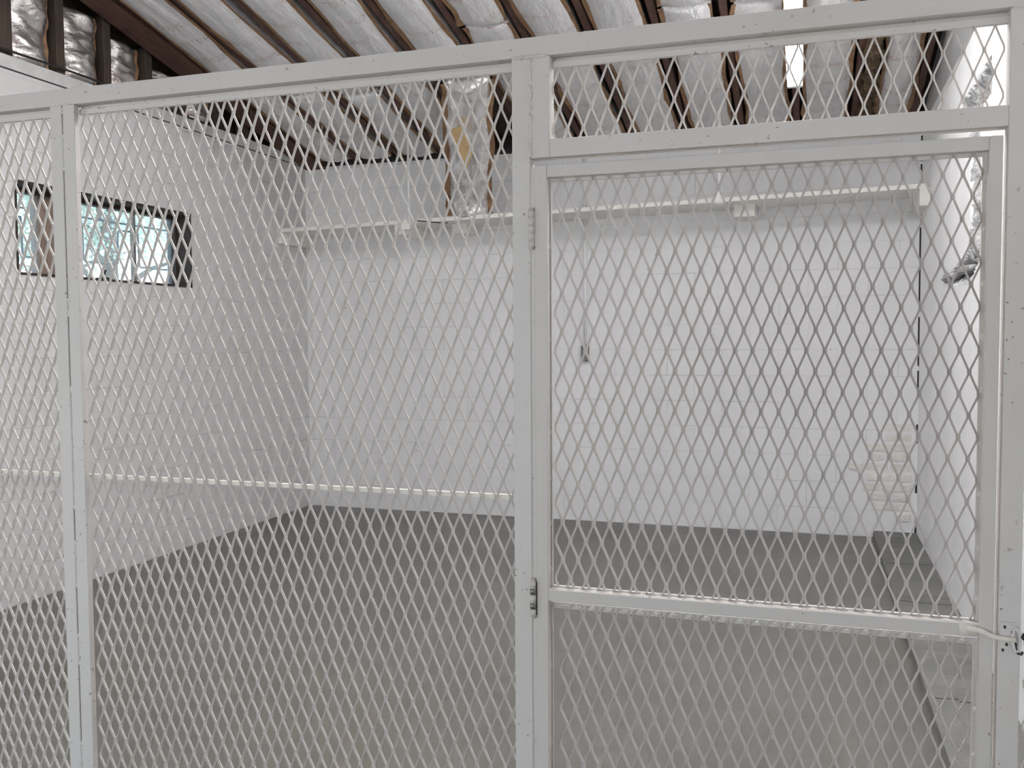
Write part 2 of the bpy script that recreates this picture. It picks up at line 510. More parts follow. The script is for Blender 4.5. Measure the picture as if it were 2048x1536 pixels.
def lump(mb, c, s, seed, k=2):
    bm = bmesh.new(); bmesh.ops.create_icosphere(bm, subdivisions=k, radius=1)
    vs = []
    for v in bm.verts:
        q = v.co.normalized(); r = 1+0.35*noise.noise(q*2.2+Vector((seed, 0, 0)))
        vs.append((c[0]+q.x*s[0]*r, c[1]+q.y*s[1]*r, c[2]+q.z*s[2]*r))
    mb.add(vs, [tuple(v.index for v in f.verts) for f in bm.faces]); bm.free()
lump(wr, (XR+0.005, 3.62, 1.735), (0.035, 0.30, 0.02), 1.0)
lump(wr, (XR+0.005, 3.10, 1.74), (0.045, 0.2, 0.022), 2.0)
lump(wr, (XR+0.01, 2.86, 1.85), (0.03, 0.07, 0.07), 3.0)
wro = struct('wall_right', wr, [M['wall_right'], M['mortar']])
for p in wro.data.polygons:
    if p.index < len(fs): p.use_smooth = True

# front wall behind the viewer with a wide open doorway
FT = roof(YF)+0.14
wf = MB().box(XL-0.2, XL+0.1, YF-0.2, YF, 0, FT).box(-0.2, XR+0.25, YF-0.2, YF, 0, FT).box(XL+0.1, -0.2, YF-0.2, YF, 2.9, FT)
struct('wall_front', wf, M['wall_left'])

# roof deck
de = MB()
a = [(XL-0.25, YF-0.3, roof(YF-0.3)+0.145), (XR+0.3, YF-0.3, roof(YF-0.3)+0.145), (XR+0.3, YB+0.25, roof(YB+0.25)+0.145), (XL-0.25, YB+0.25, roof(YB+0.25)+0.145)]
de.hexa(a, [(p[0], p[1], p[2]+0.04) for p in a])
de.box(XL, XR, YB+0.05, YB+0.2, ZT+0.045, ZT+0.2)
struct('ceiling', de, M['deck'])

# ------------------------------------------------------------------ rafters
RX = [0.655, 0.285, -0.09, -0.46, -0.845, -1.235, -1.615, -1.99, -2.375, -2.755, -3.13, -3.50]
ORD = ['', 'second ', 'third ', 'fourth ', 'fifth ', 'sixth ', 'seventh ', 'eighth ', 'ninth ', 'tenth ', 'eleventh ', 'twelfth ']
def rafter(x0, x1, label, y1=YB+0.04, drop=0.0):
    mb = MB(); y0 = YF+0.1
    a = [(x0, y0, roof(y0)-drop), (x1, y0, roof(y0)-drop), (x1, y0, roof(y0)+0.145), (x0, y0, roof(y0)+0.145)]
    b = [(x0, y1, roof(y1)-drop), (x1, y1, roof(y1)-drop), (x1, y1, roof(y1)+0.145), (x0, y1, roof(y1)+0.145)]
    mb.hexa(a, b)
    tag(mb.obj('rafter', M['rafter'], loc=((x0+x1)/2, y1, roof(y1)), bevel=0.004), label, 'rafter', 'roof rafters')
for i, x in enumerate(RX):
    lab = 'dark brown wooden roof rafter, %s' % ('the one nearest the right wall' if i == 0 else ORD[i] + 'one counted from the right wall')
    rafter(x-0.022, x+0.022, lab)
rafter(-4.03, -3.84, 'wide dark doubled rafter along the left wall above the gable studs', drop=0.02)

# ------------------------------------------------------------------ insulation batts
def batt(name, path, xoff, width, thick, side, front, mats, label, group, seed, bulge=0.036, wr_=0.016, kraft=True, nu=20, sub=14, kw=0.017):
    """pillow-shaped batt swept along path; side = across direction, front = facing direction per path point"""
    pts = []
    for i in range(len(path)-1):
        for k in range(sub):
            t = k/sub; pts.append((Vector(path[i])*(1-t)+Vector(path[i+1])*t, front[i]*(1-t)+front[i+1]*t, xoff[i]*(1-t)+xoff[i+1]*t))
    pts.append((Vector(path[-1]), front[-1], xoff[-1]))
    mb = MB(); n = len(pts); ring = nu+1+4
    vs = []
    kl = [[], []]
    for i, (p, fr, xo) in enumerate(pts):
        endf = min(1.0, min(i, n-1-i)/2.0*0.6+0.4)
        fr = fr.normalized(); p = p + side*(xo + 0.02*noise.noise((seed*1.7, i*0.12, 5.0)))
        wl_ = width*(1 + 0.10*noise.noise((seed*3.1, i*0.11, 0.7)))
        for k in range(nu+1):
            u = k/nu*2-1
            b = (1-abs(u)**2.6)*bulge*endf
            s = p + side*(u*wl_/2)
            nn = noise.noise(Vector((s.x*7+seed, s.y*3.1+seed, s.z*7)))*0.9 + 0.9*(0.35-abs(noise.noise(Vector((s.x*13+seed, s.y*6, s.z*11+seed))))) + 0.35*(0.3-abs(noise.noise(Vector((s.x*37, s.y*11, s.z*23+seed)))))
            vs.append(s + fr*(b + wr_*nn*(1-abs(u)**4*0.5)))
        for u, dpt in ((1.0, thick*0.5), (0.93, thick), (-0.93, thick), (-1.0, thick*0.5)):
            vs.append(p + side*(u*wl_/2) - fr*dpt)
        for e, sg in ((0, -1), (1, 1)):
            wob = 0.018*noise.noise((i*0.16, seed*2.0, sg*3.0))
            q0 = p + side*(sg*(wl_/2-0.012)) + fr*0.004
            q1 = p + side*(sg*(wl_/2+kw+wob)) + fr*(0.004+abs(wob)*0.5)
            kl[e].append((q0, q1, fr))
    fs = []
    for i in range(n-1):
        for k in range(ring):
            k2 = (k+1) % ring
            fs.append((i*ring+k, i*ring+k2, (i+1)*ring+k2, (i+1)*ring+k))
    fs.append(tuple(range(ring))[::-1]); fs.append(tuple((n-1)*ring+k for k in range(ring)))
    mb.add(vs, fs)
    base = pts[-1][0]
    o = mb.obj(name, mats, smooth=True, loc=base)
    tag(o, label, 'insulation', group)
    if kraft:
        for e in (0, 1):
            kb = MB(); vs = []
            for q0, q1, fr in kl[e]:
                vs += [q0, q1, q1-fr*0.004, q0-fr*0.004]
            fs = []
            for i in range(len(kl[e])-1):
                for k in range(4):
                    fs.append((i*4+k, i*4+(k+1) % 4, (i+1)*4+(k+1) % 4, (i+1)*4+k))
            fs += [(3, 2, 1, 0), tuple((len(kl[e])-1)*4+k for k in range(4))]
            kb.add(vs, fs); ko = kb.obj('kraft_edge', M['kraft'], o, loc=base); ko['label'] = 'torn brown kraft paper edge'
    return o
DN = Vector((0, -SL, -1)).normalized()        # roof underside normal
XA = Vector((1, 0, 0))
edges = [XR+0.0] + RX + [-3.84]
BAYN = ['between the right wall and the first rafter']
for i in range(len(RX)-1): BAYN.append('between %srafters %d and %d' % ('', i+1, i+2))
words = ['first', 'second', 'third', 'fourth', 'fifth', 'sixth', 'seventh', 'eighth', 'ninth', 'tenth', 'eleventh', 'twelfth']
def rp(y, dz=0.0): return (0, y, roof(y)+dz)
for i in range(1, len(RX)+1):
    a, b = edges[i+1], edges[i]
    cx, wd = (a+b)/2, (b-a)-0.118
    if i == len(RX): wd = (b-a)-0.09
    bay = 'in the %s rafter bay from the right wall' % words[i-1]
    if i == len(RX): bay = 'beside the wide doubled rafter at the left'
    r2 = random.Random(i*7)
    ym = 3.45 + r2.uniform(-0.25, 0.5)
    if i == 1: cx += 0.045; wd -= 0.07
    if i != 8:
        batt('insulation_batt', [rp(ym+0.03, -0.008), rp(ym+0.5, -0.008), rp(4.5, -0.008), rp(4.93, 0.0)], [cx]*4, wd, 0.11, XA, [DN]*4, M['foil'],
             'lower foil-faced insulation batt ' + bay, 'foil insulation batts between the roof rafters', i*1.7)
    else:
        ym = 3.72
    batt('insulation_batt', [rp(0.2, -0.008), rp(1.6, -0.008), rp(2.8, -0.008), rp(ym, -0.008)], [cx+r2.uniform(-.008, .008)]*4, wd, 0.11, XA, [DN]*4, M['foil'],
         'upper foil-faced insulation batt ' + bay, 'foil insulation batts between the roof rafters', i*2.9+11, sub=14)
# the batt that has peeled away from the eighth bay and hangs down on to the shelf
P = [(0, 3.775, roof(3.775)-0.065), (0, 3.9, 3.02), (0, 4.12, 2.83), (0, 4.36, 2.62), (0, 4.60, 2.44), (0, 4.66, 2.345)]
F = []
for k in range(len(P)):
    t = (Vector(P[min(k+1, len(P)-1)])-Vector(P[max(k-1, 0)])).normalized()
    f = Vector((0, -1, 0)) - t*Vector((0, -1, 0)).dot(t)
    F.append(f.normalized())
fb = batt('fallen_insulation_batt', P, [-2.09, -2.16, -2.23, -2.31, -2.40, -2.415], 0.30, 0.07, XA, F, M['foil_shiny'],
     'shiny foil insulation batt hanging loose from the roof down onto the shelf', None, 3.3, bulge=0.05, wr_=0.040, sub=10, nu=24, kw=0.035)
tp = MB()
q = [Vector((-2.30, 4.03, 2.86)), Vector((-2.22, 4.03, 2.87)), Vector((-2.21, 4.19, 2.73)), Vector((-2.29, 4.19, 2.72)), Vector((-2.31, 4.26, 2.66)), Vector((-2.27, 4.26, 2.66))]
fr = F[2]
for qd in ((0, 1, 2, 3), (3, 2, 5, 4)):
    tp.hexa([tuple(q[k]+fr*0.074) for k in qd], [tuple(q[k]+fr*0.03) for k in qd])
tp.obj('torn_patch', M['tanpaper'], fb, loc=(-2.25, 4.1, 2.8))['label'] = 'torn patch of bare tan paper'

# bare, dirty glass fibre bulging out beside the second rafter
fbm = MB()
for k in range(9):
    y = 3.7+k*0.15
    lump(fbm, (0.352+0.02*noise.noise((k, 0, 0)), y, roof(y)+0.005), (0.045+0.006*(k % 3), 0.13, 0.06), k*1.3, 3)
tag(fbm.obj('glass_fibre_wad', M['fiber'], smooth=True, loc=(0.32, 4.3, roof(4.3))), 'bare brown glass fibre wad bulging under the second rafter from the right wall', 'insulation')

# ------------------------------------------------------------------ gable studs and the foil between them, above the left wall
SY = [0.52, 0.89, 1.26, 1.64, 2.03, 2.42, 2.79, 3.16, 3.52, 3.88, 4.24]
SN = {4: 'thick dark gable stud at the far left edge of the photo', 5: 'dark gable stud in the middle of the foil above the left wall',
      6: 'dark gable stud meeting the doubled rafter above the left wall', 7: 'short dark gable stud just above the cage top rail'}
PZ = ZT+0.073
for i, y in enumerate(SY):
    wd = 0.06 if i == 4 else 0.032
    zt = roof(y)+0.02
    if i in SN: lab = SN[i]
    elif i < 4: lab = 'dark gable stud above the left wall, %s towards the viewer from the window' % ['fourth', 'third', 'second', 'first'][i]
    else: lab = '%s stub of dark gable stud seen through the cage mesh' % {8: 'tallest', 9: 'middle', 10: 'shortest'}[i]
    mb = MB().box(XL-0.10, XL-0.015, y-wd, y+wd*0.9, PZ-0.01, zt)
    tag(mb.obj('gable_stud', M['stud'], loc=(XL-0.06, y, PZ), bevel=0.004), lab, 'stud', 'gable studs above the left wall')
YA = Vector((0, 1, 0)); FX = [Vector((1, 0, 0))]*3
for i in range(len(SY)-1):
    y0, y1 = SY[i], SY[i+1]; c = (y0+y1)/2; wd = (y1-y0)-0.125
    h = roof(y1-0.05)-PZ
    if h < 0.12: continue
    near = {3: 'filling the left edge of the photo', 4: 'between the thick stud and the middle stud', 5: 'between the two studs under the doubled rafter', 6: 'just above the top rail'}
    if i in near: lab = 'crinkled foil batt in the gable, ' + near[i]
    elif i < 3: lab = 'crinkled foil batt in the gable, %s from the window towards the viewer' % ['third', 'second', 'first'][i]
    else: lab = 'crinkled low foil batt in the gable behind the mesh'
    batt('gable_insulation_batt', [(XL-0.07, c, PZ+h-0.01), (XL-0.07, c, PZ+h/2), (XL-0.07, c, PZ+0.005)], [0, 0, 0], wd, 0.06, YA, FX, M['foil_gable'],
         lab, 'foil batts between the gable studs', i*2.3+0.4, bulge=0.05, wr_=0.045, nu=24, sub=16, kw=0.015)
tail_ = MB().box(XL-0.11, XL-0.09, 4.24, YB, PZ-0.02, PZ+0.12)
cb = MB(); cb.tube([(XL+0.01, y, 2.955+0.01*math.sin(y*3)-0.008*(y-2)) for y in [0.2+0.2*k for k in range(19)]], 0.007, 6)
tag(cb.obj('cable', M['black'], smooth=True, loc=(XL+0.01, 2.4, 2.95)), 'black cable sagging across the foot of the gable foil', 'cable')

# ------------------------------------------------------------------ window in the left wall
wn = bpy.data.objects.new('window_1', None); wn.location = (XL-0.12, (WY0+WY1)/2, WZ0); COL.objects.link(wn); wn['kind'] = 'structure'
fm = MB()
fx0, fx1 = XL-0.17, XL-0.105
fm.box(fx0, fx1, WY0, WY1, WZ1-0.035, WZ1); fm.box(fx0, fx1, WY0, WY1, WZ0, WZ0+0.018)
fm.box(fx0, fx1, WY0, WY0+0.03, WZ0, WZ1); fm.box(fx0, fx1, WY1-0.03, WY1, WZ0, WZ1)
# dark wooden lining of the reveal
fm.box(fx1-0.01, XL+0.006, WY0, WY1, WZ1-0.012, WZ1+0.006); fm.box(fx1-0.01, XL+0.003, WY1-0.012, WY1+0.002, WZ0, WZ1)
fm.box(fx1-0.01, XL+0.003, WY0-0.002, WY0+0.012, WZ0, WZ1); fm.box(fx1-0.01, XL+0.006, WY0, WY1, WZ0-0.006, WZ0+0.008)
fm.obj('window_frame', M['brown'], wn, loc=(fx0, WY0, WZ0))
mu = MB().box(fx0-0.01, fx0+0.05, 2.325, 2.47, WZ0+0.006, WZ1-0.012)
mo = mu.obj('mullion', M['tan'], wn, loc=(fx0, 2.24, WZ0)); mo['label'] = 'tan wooden mullion'
mu = MB().box(fx1-0.02, fx1+0.008, 3.07, 3.09, WZ0+0.015, WZ1-0.03)
mu.obj('glazing_bar', M['greybox'], wn, loc=(fx0, 3.0, WZ0))
for a, b in ((WY0+0.028, 2.327), (2.468, 3.072), (3.088, WY1-0.028)):
    MB().box(fx0+0.028, fx0+0.033, a, b, WZ0+0.016, WZ1-0.034).obj('pane', M['glass'], wn, loc=(fx0, a, WZ0))
la = MB().box(XL-0.10, XL-0.03, 2.735, 2.765, WZ0+0.006, WZ0+0.02)
la.tube([(XL-0.06, 2.75, WZ0+0.015), (XL-0.06, 2.752, WZ0+0.045), (XL-0.055, 2.755, WZ0+0.068)], [0.010, 0.012, 0.014], 10)
lo = la.obj('window_latch', M['black'], wn, loc=(XL-0.06, 2.75, WZ0)); lo['label'] = 'small black latch'

# meander-pattern security grille outside the glass
gx = XL-0.27
gr = MB()
gr.tube([(gx, 2.10, 2.186), (gx, 3.70, 2.190)], 0.007, 6)
def meander(y0):
    pts = [(y0, 2.143), (y0+0.055, 2.140), (y0+0.062, 1.916), (y0+0.36, 1.916), (y0+0.368, 2.139), (y0+0.555, 2.146), (y0+0.565, 1.913), (y0+0.86, 1.914), (y0+0.865, 2.14)]
    out = []
    for i, p in enumerate(pts):
        if 0 < i < len(pts)-1:
            a, b = Vector((0, *pts[i-1])), Vector((0, *pts[i+1])); c = Vector((0, *p))
            for v in (a, b):
                d = (v-c).normalized()*0.012; out.append((gx, c.y+d.y, c.z+d.z))
        else: out.append((gx, *p))
    return out
gr.tube(meander(2.76), 0.007, 6)
gr.tube([(gx, 2.12, 2.134), (gx, 2.345, 2.134), (gx, 2.352, 1.93), (gx, 2.365, 1.908), (gx, 2.66, 1.906), (gx, 2.67, 2.13), (gx, 2.76, 2.143)], 0.007, 6)
for y in (2.10, 3.70): gr.tube([(gx, y, 1.72), (gx, y, 2.35)], 0.006, 6)
for z in (1.74, 2.33):
    for y in (2.10, 3.70): gr.tube([(gx, y, z), (XO+0.01, y, z)], 0.005, 6)
gr.tube([(gx, 2.10, 1.74), (gx, 3.70, 1.74)], 0.005, 6)
tag(gr.obj('window_grille', M['grille'], loc=(gx, 2.9, 1.74)), 'black iron meander-pattern grille outside the window in the left wall', 'grille')

# outside: ground and trees
struct('ground', MB().box(-40, XO, -15, 40, -0.3, -0.1), M['grass'])
def tree(x, y, h, cw, label, seed, n=2600, z0=2.7):
    r2 = random.Random(seed)
    t = thing('tree', label, 'tree', (x, y, -0.1), 'trees outside the window')
    tr = MB(); tr.tube([(x, y, -0.12), (x+0.05, y, h*0.35), (x-0.05, y+0.1, h*0.6), (x, y, h*0.85)], [0.16, 0.12, 0.09, 0.04], 8)
    for k in range(7):
        a = r2.uniform(0, 6.28); zz = h*r2.uniform(0.35, 0.7)
        tr.tube([(x, y, zz), (x+math.cos(a)*cw*0.4, y+math.sin(a)*cw*0.4, zz+0.5), (x+math.cos(a)*cw*0.75, y+math.sin(a)*cw*0.75, zz+0.7)], [0.06, 0.04, 0.015], 6)
    tr.obj('trunk', M['bark'], t, loc=(x, y, -0.1))
    lv = MB()
    cl = [(r2.gauss(0, 0.42)*cw, r2.gauss(0, 0.42)*cw, z0+(h-z0)*r2.random()**0.8) for _ in range(42)]
    for k in range(n):
        c = r2.choice(cl); p = Vector((x+c[0]+r2.gauss(0, .3), y+c[1]+r2.gauss(0, .3), c[2]+r2.gauss(0, .26)))
        a = Vector((r2.gauss(0, 1), r2.gauss(0, 1), r2.gauss(0, 1))).normalized(); b = a.orthogonal().normalized(); L = r2.uniform(.032, .07)
        lv.add([p-a*L, p+b*L*.45, p+a*L, p-b*L*.45], [(0, 1, 2, 3)])
    lv.obj('foliage', M['leaf'], t, loc=(x, y, 2))
tree(-11.5, 11.2, 6.0, 1.7, 'leafy tree outside seen through the right part of the window', 1, 14000, 3.05)
tree(-12.7, 9.0, 6.5, 1.5, 'leafy tree outside seen through the left part of the window', 2, 12000, 2.95)
tree(-20.0, 19.6, 8.0, 3.2, 'tall tree furthest off outside the window', 3, 14000, 3.7)

# ------------------------------------------------------------------ curb, shelf, conduits
cu = MB().box(0.451, XR, -1.2, YB+0.01, -0.01, 0.044)
cu.cur = 1
for y in (4.1, 3.25, 1.9):
    for k in range(6):
        x0 = 0.47+k*0.044; yy = y+rnd.uniform(-.012, .012); cu.box(x0, x0+0.044, yy, yy+0.008, 0.03, 0.0448)
tag(cu.obj('concrete_curb', [M['curb'], M['crack']], loc=(0.6, 2, 0)), 'low grey cracked concrete curb along the foot of the right wall', 'curb')

SZ0, SZ1 = 2.27, 2.362
def sz(x): return SZ0 + (SZ1-SZ0)*(x-XL)/(XR-XL)
sh = thing('wall_shelf', 'long white painted shelf along the back wall on cleats', 'shelf', (-1.6, YB, 2.31))
mb = MB(); y0, y1 = 4.60, YB+0.005
a = [(XL-0.005, y0, sz(XL)), (XL-0.005, y1, sz(XL)), (XL-0.005, y1, sz(XL)+0.03), (XL-0.005, y0, sz(XL)+0.03)]
b = [(XR-0.02, y0, sz(XR)), (XR-0.02, y1, sz(XR)), (XR-0.02, y1, sz(XR)+0.03), (XR-0.02, y0, sz(XR)+0.03)]
mb.hexa(a, b); mb.obj('shelf_board', M['shelf'], sh, loc=(-1.6, y1, sz(-1.6)), bevel=0.002)
def cleat(x0, x1, ya, yb, h, warp=0.0):
    mb = MB(); zt = sz((x0+x1)/2)
    a = [(x0, ya, zt+0.003-warp), (x1, ya, zt+0.003-warp), (x1, ya, zt-h), (x0, ya, zt-h)]
    b = [(x0, yb, zt+0.003), (x1, yb, zt+0.003), (x1, yb, zt-h*1.0), (x0, yb, zt-h*1.0)]
    mb.hexa(a, b)
    return mb.obj('cleat', M['shelf'], sh, loc=((x0+x1)/2, yb, zt-h))
cleat(XL-0.005, XL+0.035, 4.62, YB+0.002, 0.085)
cleat(XR-0.06, XR+0.005, 4.60, YB+0.002, 0.11)
cleat(-3.02, -2.94, 4.62, YB+0.002, 0.075)
cleat(-2.62, -2.50, 4.80, YB+0.002, 0.07)
cleat(-0.50, -0.36, 4.78, YB+0.002, 0.085)
wi = MB(); wi.tube([(-2.86, 4.592, sz(-2.86)+0.02), (-2.80, 4.590, sz(-2.8)+0.012), (-2.70, 4.591, sz(-2.7)-0.002), (-2.62, 4.60, sz(-2.6)-0.012), (-2.58, 4.61, sz(-2.6)-0.012)], 0.004, 6)
tag(wi.obj('wire', M['black'], smooth=True, loc=(-2.7, 4.59, sz(-2.7))), 'black wire sagging along the front edge of the shelf', 'wire')

def pipe_tube(mb, x, y, z0, z1, r=0.011): mb.tube([(x, y, z0), (x, y, (z0+z1)/2), (x, y, z1)], r, 10)
c1 = thing('conduit', 'thin white conduit dropping to the shelf left of the hanging foil batt', 'conduit', (-2.885, 4.585, sz(-2.885)), 'white conduits on the back wall')
mb = MB(); pipe_tube(mb, -2.885, 4.585, sz(-2.9)-0.005, roof(4.585)-0.035, 0.010); mb.obj('pipe', M['conduit'], c1, True, loc=(-2.885, 4.585, 2.3))
MB().box(-2.955, -2.875, 4.575, 4.60, sz(-2.9)-0.045, sz(-2.9)-0.002).obj('outlet_box', M['conduit'], c1, loc=(-2.9, 4.58, 2.26))
c2 = thing('conduit', 'white conduit on the back wall running down to a grey switch box', 'conduit', (-1.625, YB, 1.24), 'white conduits on the back wall')
mb = MB(); pipe_tube(mb, -1.625, YB-0.014, 1.355, sz(-1.6)-0.0, 0.012); pipe_tube(mb, -1.625, YB-0.014, sz(-1.6)+0.03, ZT, 0.012); mb.obj('pipe', M['conduit'], c2, True, loc=(-1.625, YB, 1.4))
sb = MB().box(-1.652, -1.598, YB-0.045, YB+0.003, 1.24, 1.36)
so_ = sb.obj('switch_box', M['greybox'], c2, loc=(-1.625, YB, 1.24), bevel=0.004); so_['label'] = 'grey metal switch box'
MB().box(-1.632, -1.618, YB-0.052, YB-0.04, 1.28, 1.32).obj('switch', M['conduit'], so_, loc=(-1.625, YB-.05, 1.28))
c3 = thing('conduit', 'white conduit in front of the shelf above the gate, ending in a flared box', 'conduit', (-0.585, 4.585, 2.3), 'white conduits on the back wall')
mb = MB(); pipe_tube(mb, -0.585, 4.582, 2.42, roof(4.58)-0.035, 0.014); mb.obj('pipe', M['conduit'], c3, True, loc=(-0.585, 4.58, 2.4))
mb = MB(); mb.tube([(-0.585, 4.575, 2.43), (-0.588, 4.572, 2.38), (-0.592, 4.57, 2.33), (-0.594, 4.572, 2.322)], [0.016, 0.026, 0.036, 0.030], 12)
mb.obj('flared_box', M['conduit'], c3, True, loc=(-0.59, 4.57, 2.33))
mb = MB().box(-0.583, -0.573, 4.534, 4.54, 2.35, 2.362); 
wi = MB(); wi.tube([(-3.45, 4.3, roof(4.3)+0.005), (-3.452, 4.3, 2.98), (-3.47, 4.3, 2.86), (-3.44, 4.3, 2.79), (-3.41, 4.3, 2.762), (-3.385, 4.3, 2.775)], 0.0025, 6)
wi.tube([(-3.44, 4.3, roof(4.3)+0.005), (-3.405, 4.3, 2.97), (-3.41, 4.3, 2.86), (-3.395, 4.3, 2.78)], 0.0025, 6)
tag(wi.obj('hanging_wire', M['conduit'], smooth=True, loc=(-3.45, 4.3, 2.9)), 'pair of thin white wires dangling from the roof near the left wall', 'wire')

# ------------------------------------------------------------------ fluorescent strip light
def strip(lx, ya, yb, hang, label, mat='tube'):
    ym = (ya+yb)/2
    def on(y, d): return Vector((lx, y, roof(y)-hang)) + DN*d
    def sect(y, w0, d0, d1): return [tuple(on(y, d0)+Vector((-w0, 0, 0))), tuple(on(y, d0)+Vector((w0, 0, 0))), tuple(on(y, d1)+Vector((w0, 0, 0))), tuple(on(y, d1)+Vector((-w0, 0, 0)))]
    lt = thing('strip_light', label, 'light', tuple(on(ym, 0)), 'fluorescent strip lights')
    mb = MB(); mb.hexa(sect(ya, 0.045, 0.002, 0.046), sect(yb, 0.045, 0.002, 0.046)); mb.obj('housing', M['fixture'], lt, loc=tuple(on(ym, 0)))
    for dx in (-0.0245, 0.0245):
        mb = MB(); mb.tube([on(y, 0.068)+Vector((dx, 0, 0)) for y in (ya+0.03, ym, yb-0.03)], 0.0145, 14)
        mb.obj('fluorescent_tube', M[mat], lt, True, loc=tuple(on(ym, 0.07)+Vector((dx, 0, 0))))
    for y in (ya+0.002, yb-0.022):
        mb = MB(); mb.hexa(sect(y, 0.042, 0.03, 0.088), sect(y+0.02, 0.042, 0.03, 0.088)); mb.obj('lamp_holder', M['fixture'], lt, loc=tuple(on(y, 0.05)))
    for y in (ya+0.25, yb-0.25):
        mb = MB(); mb.tube([on(y, 0.01), (lx, y, roof(y)-0.1), (lx, y, roof(y)+0.01)], 0.003, 6); mb.obj('hanger', M['steel'], lt, loc=tuple(on(y, 0)))
strip(-0.085, 2.55, 3.78, 0.20, 'lit twin-tube fluorescent strip light hanging near the right wall', 'tube_dim')
for lx, nm in ((-0.085, 'over the latch side of the gate'), (-0.845, 'over the hinge side of the gate'), (-1.615, 'over the middle of the cage')):  # added lamps out of view, put in to brighten the cage interior
    strip(lx, 0.55, 2.2, 0.20, 'added unseen twin-tube strip light %s, just above the picture' % nm)

# ------------------------------------------------------------------ the cage
DY = 1.85
def K(y): return (DY+y)/DY
def px_(x, y): return x*K(y)                      # measured on the front plane, placed at depth y
def pz_(z, y): return CAM.z + (z-CAM.z)*K(y)
def expanded(x0, x1, z0, z1, ax, az, pit=0.0334, lwd=0.0790, y=0.02, w=0.0035, d=0.0027, bond=0.009):
    """expanded metal: zigzag strands that touch in pairs at every bond; (ax, az) is one bond"""
    mb = MB(); hp, hl = pit/2, lwd/2
    k0 = math.floor((x0-ax)/hp); k1 = math.ceil((x1-ax)/hp)
    for k in range(k0, k1):
        xa, xb = ax+k*hp, ax+(k+1)*hp
        if xa < x0-0.001 or xb > x1+0.001: continue
        za = az + (hl if k % 2 else 0.0)         # a bond height in column k
        j0 = math.floor((z0-za)/lwd)-1; j1 = math.ceil((z1-za)/lwd)+1
        pts = []
        for j in range(j0, j1+1):
            zc = za+j*lwd
            pts += [(xa+w/2, zc-bond/2, -0.0012), (xa+w/2, zc+bond/2, 0.0012)]
            zc += hl
            pts += [(xb-w/2, zc-bond/2, -0.0012), (xb-w/2, zc+bond/2, 0.0012)]
        # clip in z
        cl = []
        for (p, q) in zip(pts[:-1], pts[1:]):
            if q[1] <= z0 or p[1] >= z1: continue
            if p[1] < z0:
                t = (z0-p[1])/(q[1]-p[1]); p = tuple(a+(b-a)*t for a, b in zip(p, q))
            if not cl: cl.append(p)
            if q[1] > z1:
                t = (z1-p[1])/(q[1]-p[1]); q = tuple(a+(b-a)*t for a, b in zip(p, q))
            cl.append(q)
        if len(cl) < 2: continue
        vs = []
        for i, p in enumerate(cl):
            a = cl[max(i-1, 0)]; b = cl[min(i+1, len(cl)-1)]
            tx, tz = b[0]-a[0], b[1]-a[1]; L = math.hypot(tx, tz) or 1
            nx, nz = tz/L, -tx/L
            ww = w/2
            # strand leans a little: its two edges lie at different depths
            ln = 0.0013
            vs += [(p[0]-nx*ww, y+p[2]-d/2-ln, p[1]-nz*ww), (p[0]+nx*ww, y+p[2]-d/2+ln, p[1]+nz*ww),
                   (p[0]+nx*ww, y+p[2]+d/2+ln, p[1]+nz*ww), (p[0]-nx*ww, y+p[2]+d/2-ln, p[1]-nz*ww)]
        fs = []
        for i in range(len(cl)-1):
            for q in range(4):
                q2 = (q+1) % 4; fs.append((i*4+q, i*4+q2, (i+1)*4+q2, (i+1)*4+q))
        n = len(cl)-1
        fs += [(3, 2, 1, 0), (n*4, n*4+1, n*4+2, n*4+3)]
        mb.add(vs, fs)
    return mb
def weld(mb, a, b, r=0.003, seed=0, step=0.005):
    a, b = Vector(a), Vector(b); n = max(2, int((b-a).length/step)); r2 = random.Random(seed)
    pts = []; rs = []
    for i in range(n+1):
        pts.append(a.lerp(b, i/n)+Vector((r2.uniform(-.0014, .0014), r2.uniform(-.001, .001), r2.uniform(-.001, .001)))); rs.append(r*r2.uniform(0.6, 1.25))
    mb.tube(pts, rs, 7)

TR0, TR1 = 2.0056, 2.0454
RAILD = 0.036
cage = thing('mesh_partition', 'white painted steel partition of expanded metal mesh with posts and top rail', 'partition', (-0.57, 0, 0))
MB().box(XL+0.005, XR-0.003, 0, RAILD, TR0, TR1).obj('top_rail', M['frame'], cage, loc=(-0.57, 0, TR0), bevel=0.002)
# posts
def post(parts, z1, name='post', depth=RAILD, z0=0.0):
    mb = MB()
    for a, b in parts: mb.box(a, b, 0, depth, z0, z1)
    return mb.obj(name, M['frame'], cage, loc=(parts[0][0], 0, z0), bevel=0.0018)
LPX = [(-1.7973, -1.7618), (-1.7583, -1.7228)]
for dx, nm in ((0, None), (-1.17, None)):
    pr = [(a+dx, b+dx) for a, b in LPX]
    po = post(pr, TR0, depth=0.016)
    wm = MB(); xs = pr[0][1]+0.00175
    for za, zb in ((1.985, 2.0), (1.845, 1.935), (1.485, 1.53), (1.0, 1.31), (0.80, 0.92), (0.60, 0.68), (0.1, 0.4)):
        wm.box(xs-0.003, xs+0.003, 0.001, 0.01, za, zb)
        weld(wm, (xs, 0.001, za+0.01), (xs, 0.001, zb-0.01), 0.0022, int(za*100))
    weld(wm, (pr[0][0]+0.006, 0.0, TR0), (pr[1][1]-0.012, 0.0, TR0), 0.0022, 7)
    wm.obj('weld_bead', M['frame'], po, loc=(xs, 0, 1.9))
post([(XL+0.006, XL+0.044)], TR0)
cpz = 1.7978
cpo = post([(-0.5928, -0.5535)], TR0)
MB().box(-0.5538, -0.5448, 0.003, RAILD-0.002, 0.02, 1.78).obj('gate_stop', M['frame'], cage, loc=(-0.55, 0.02, 0.02))
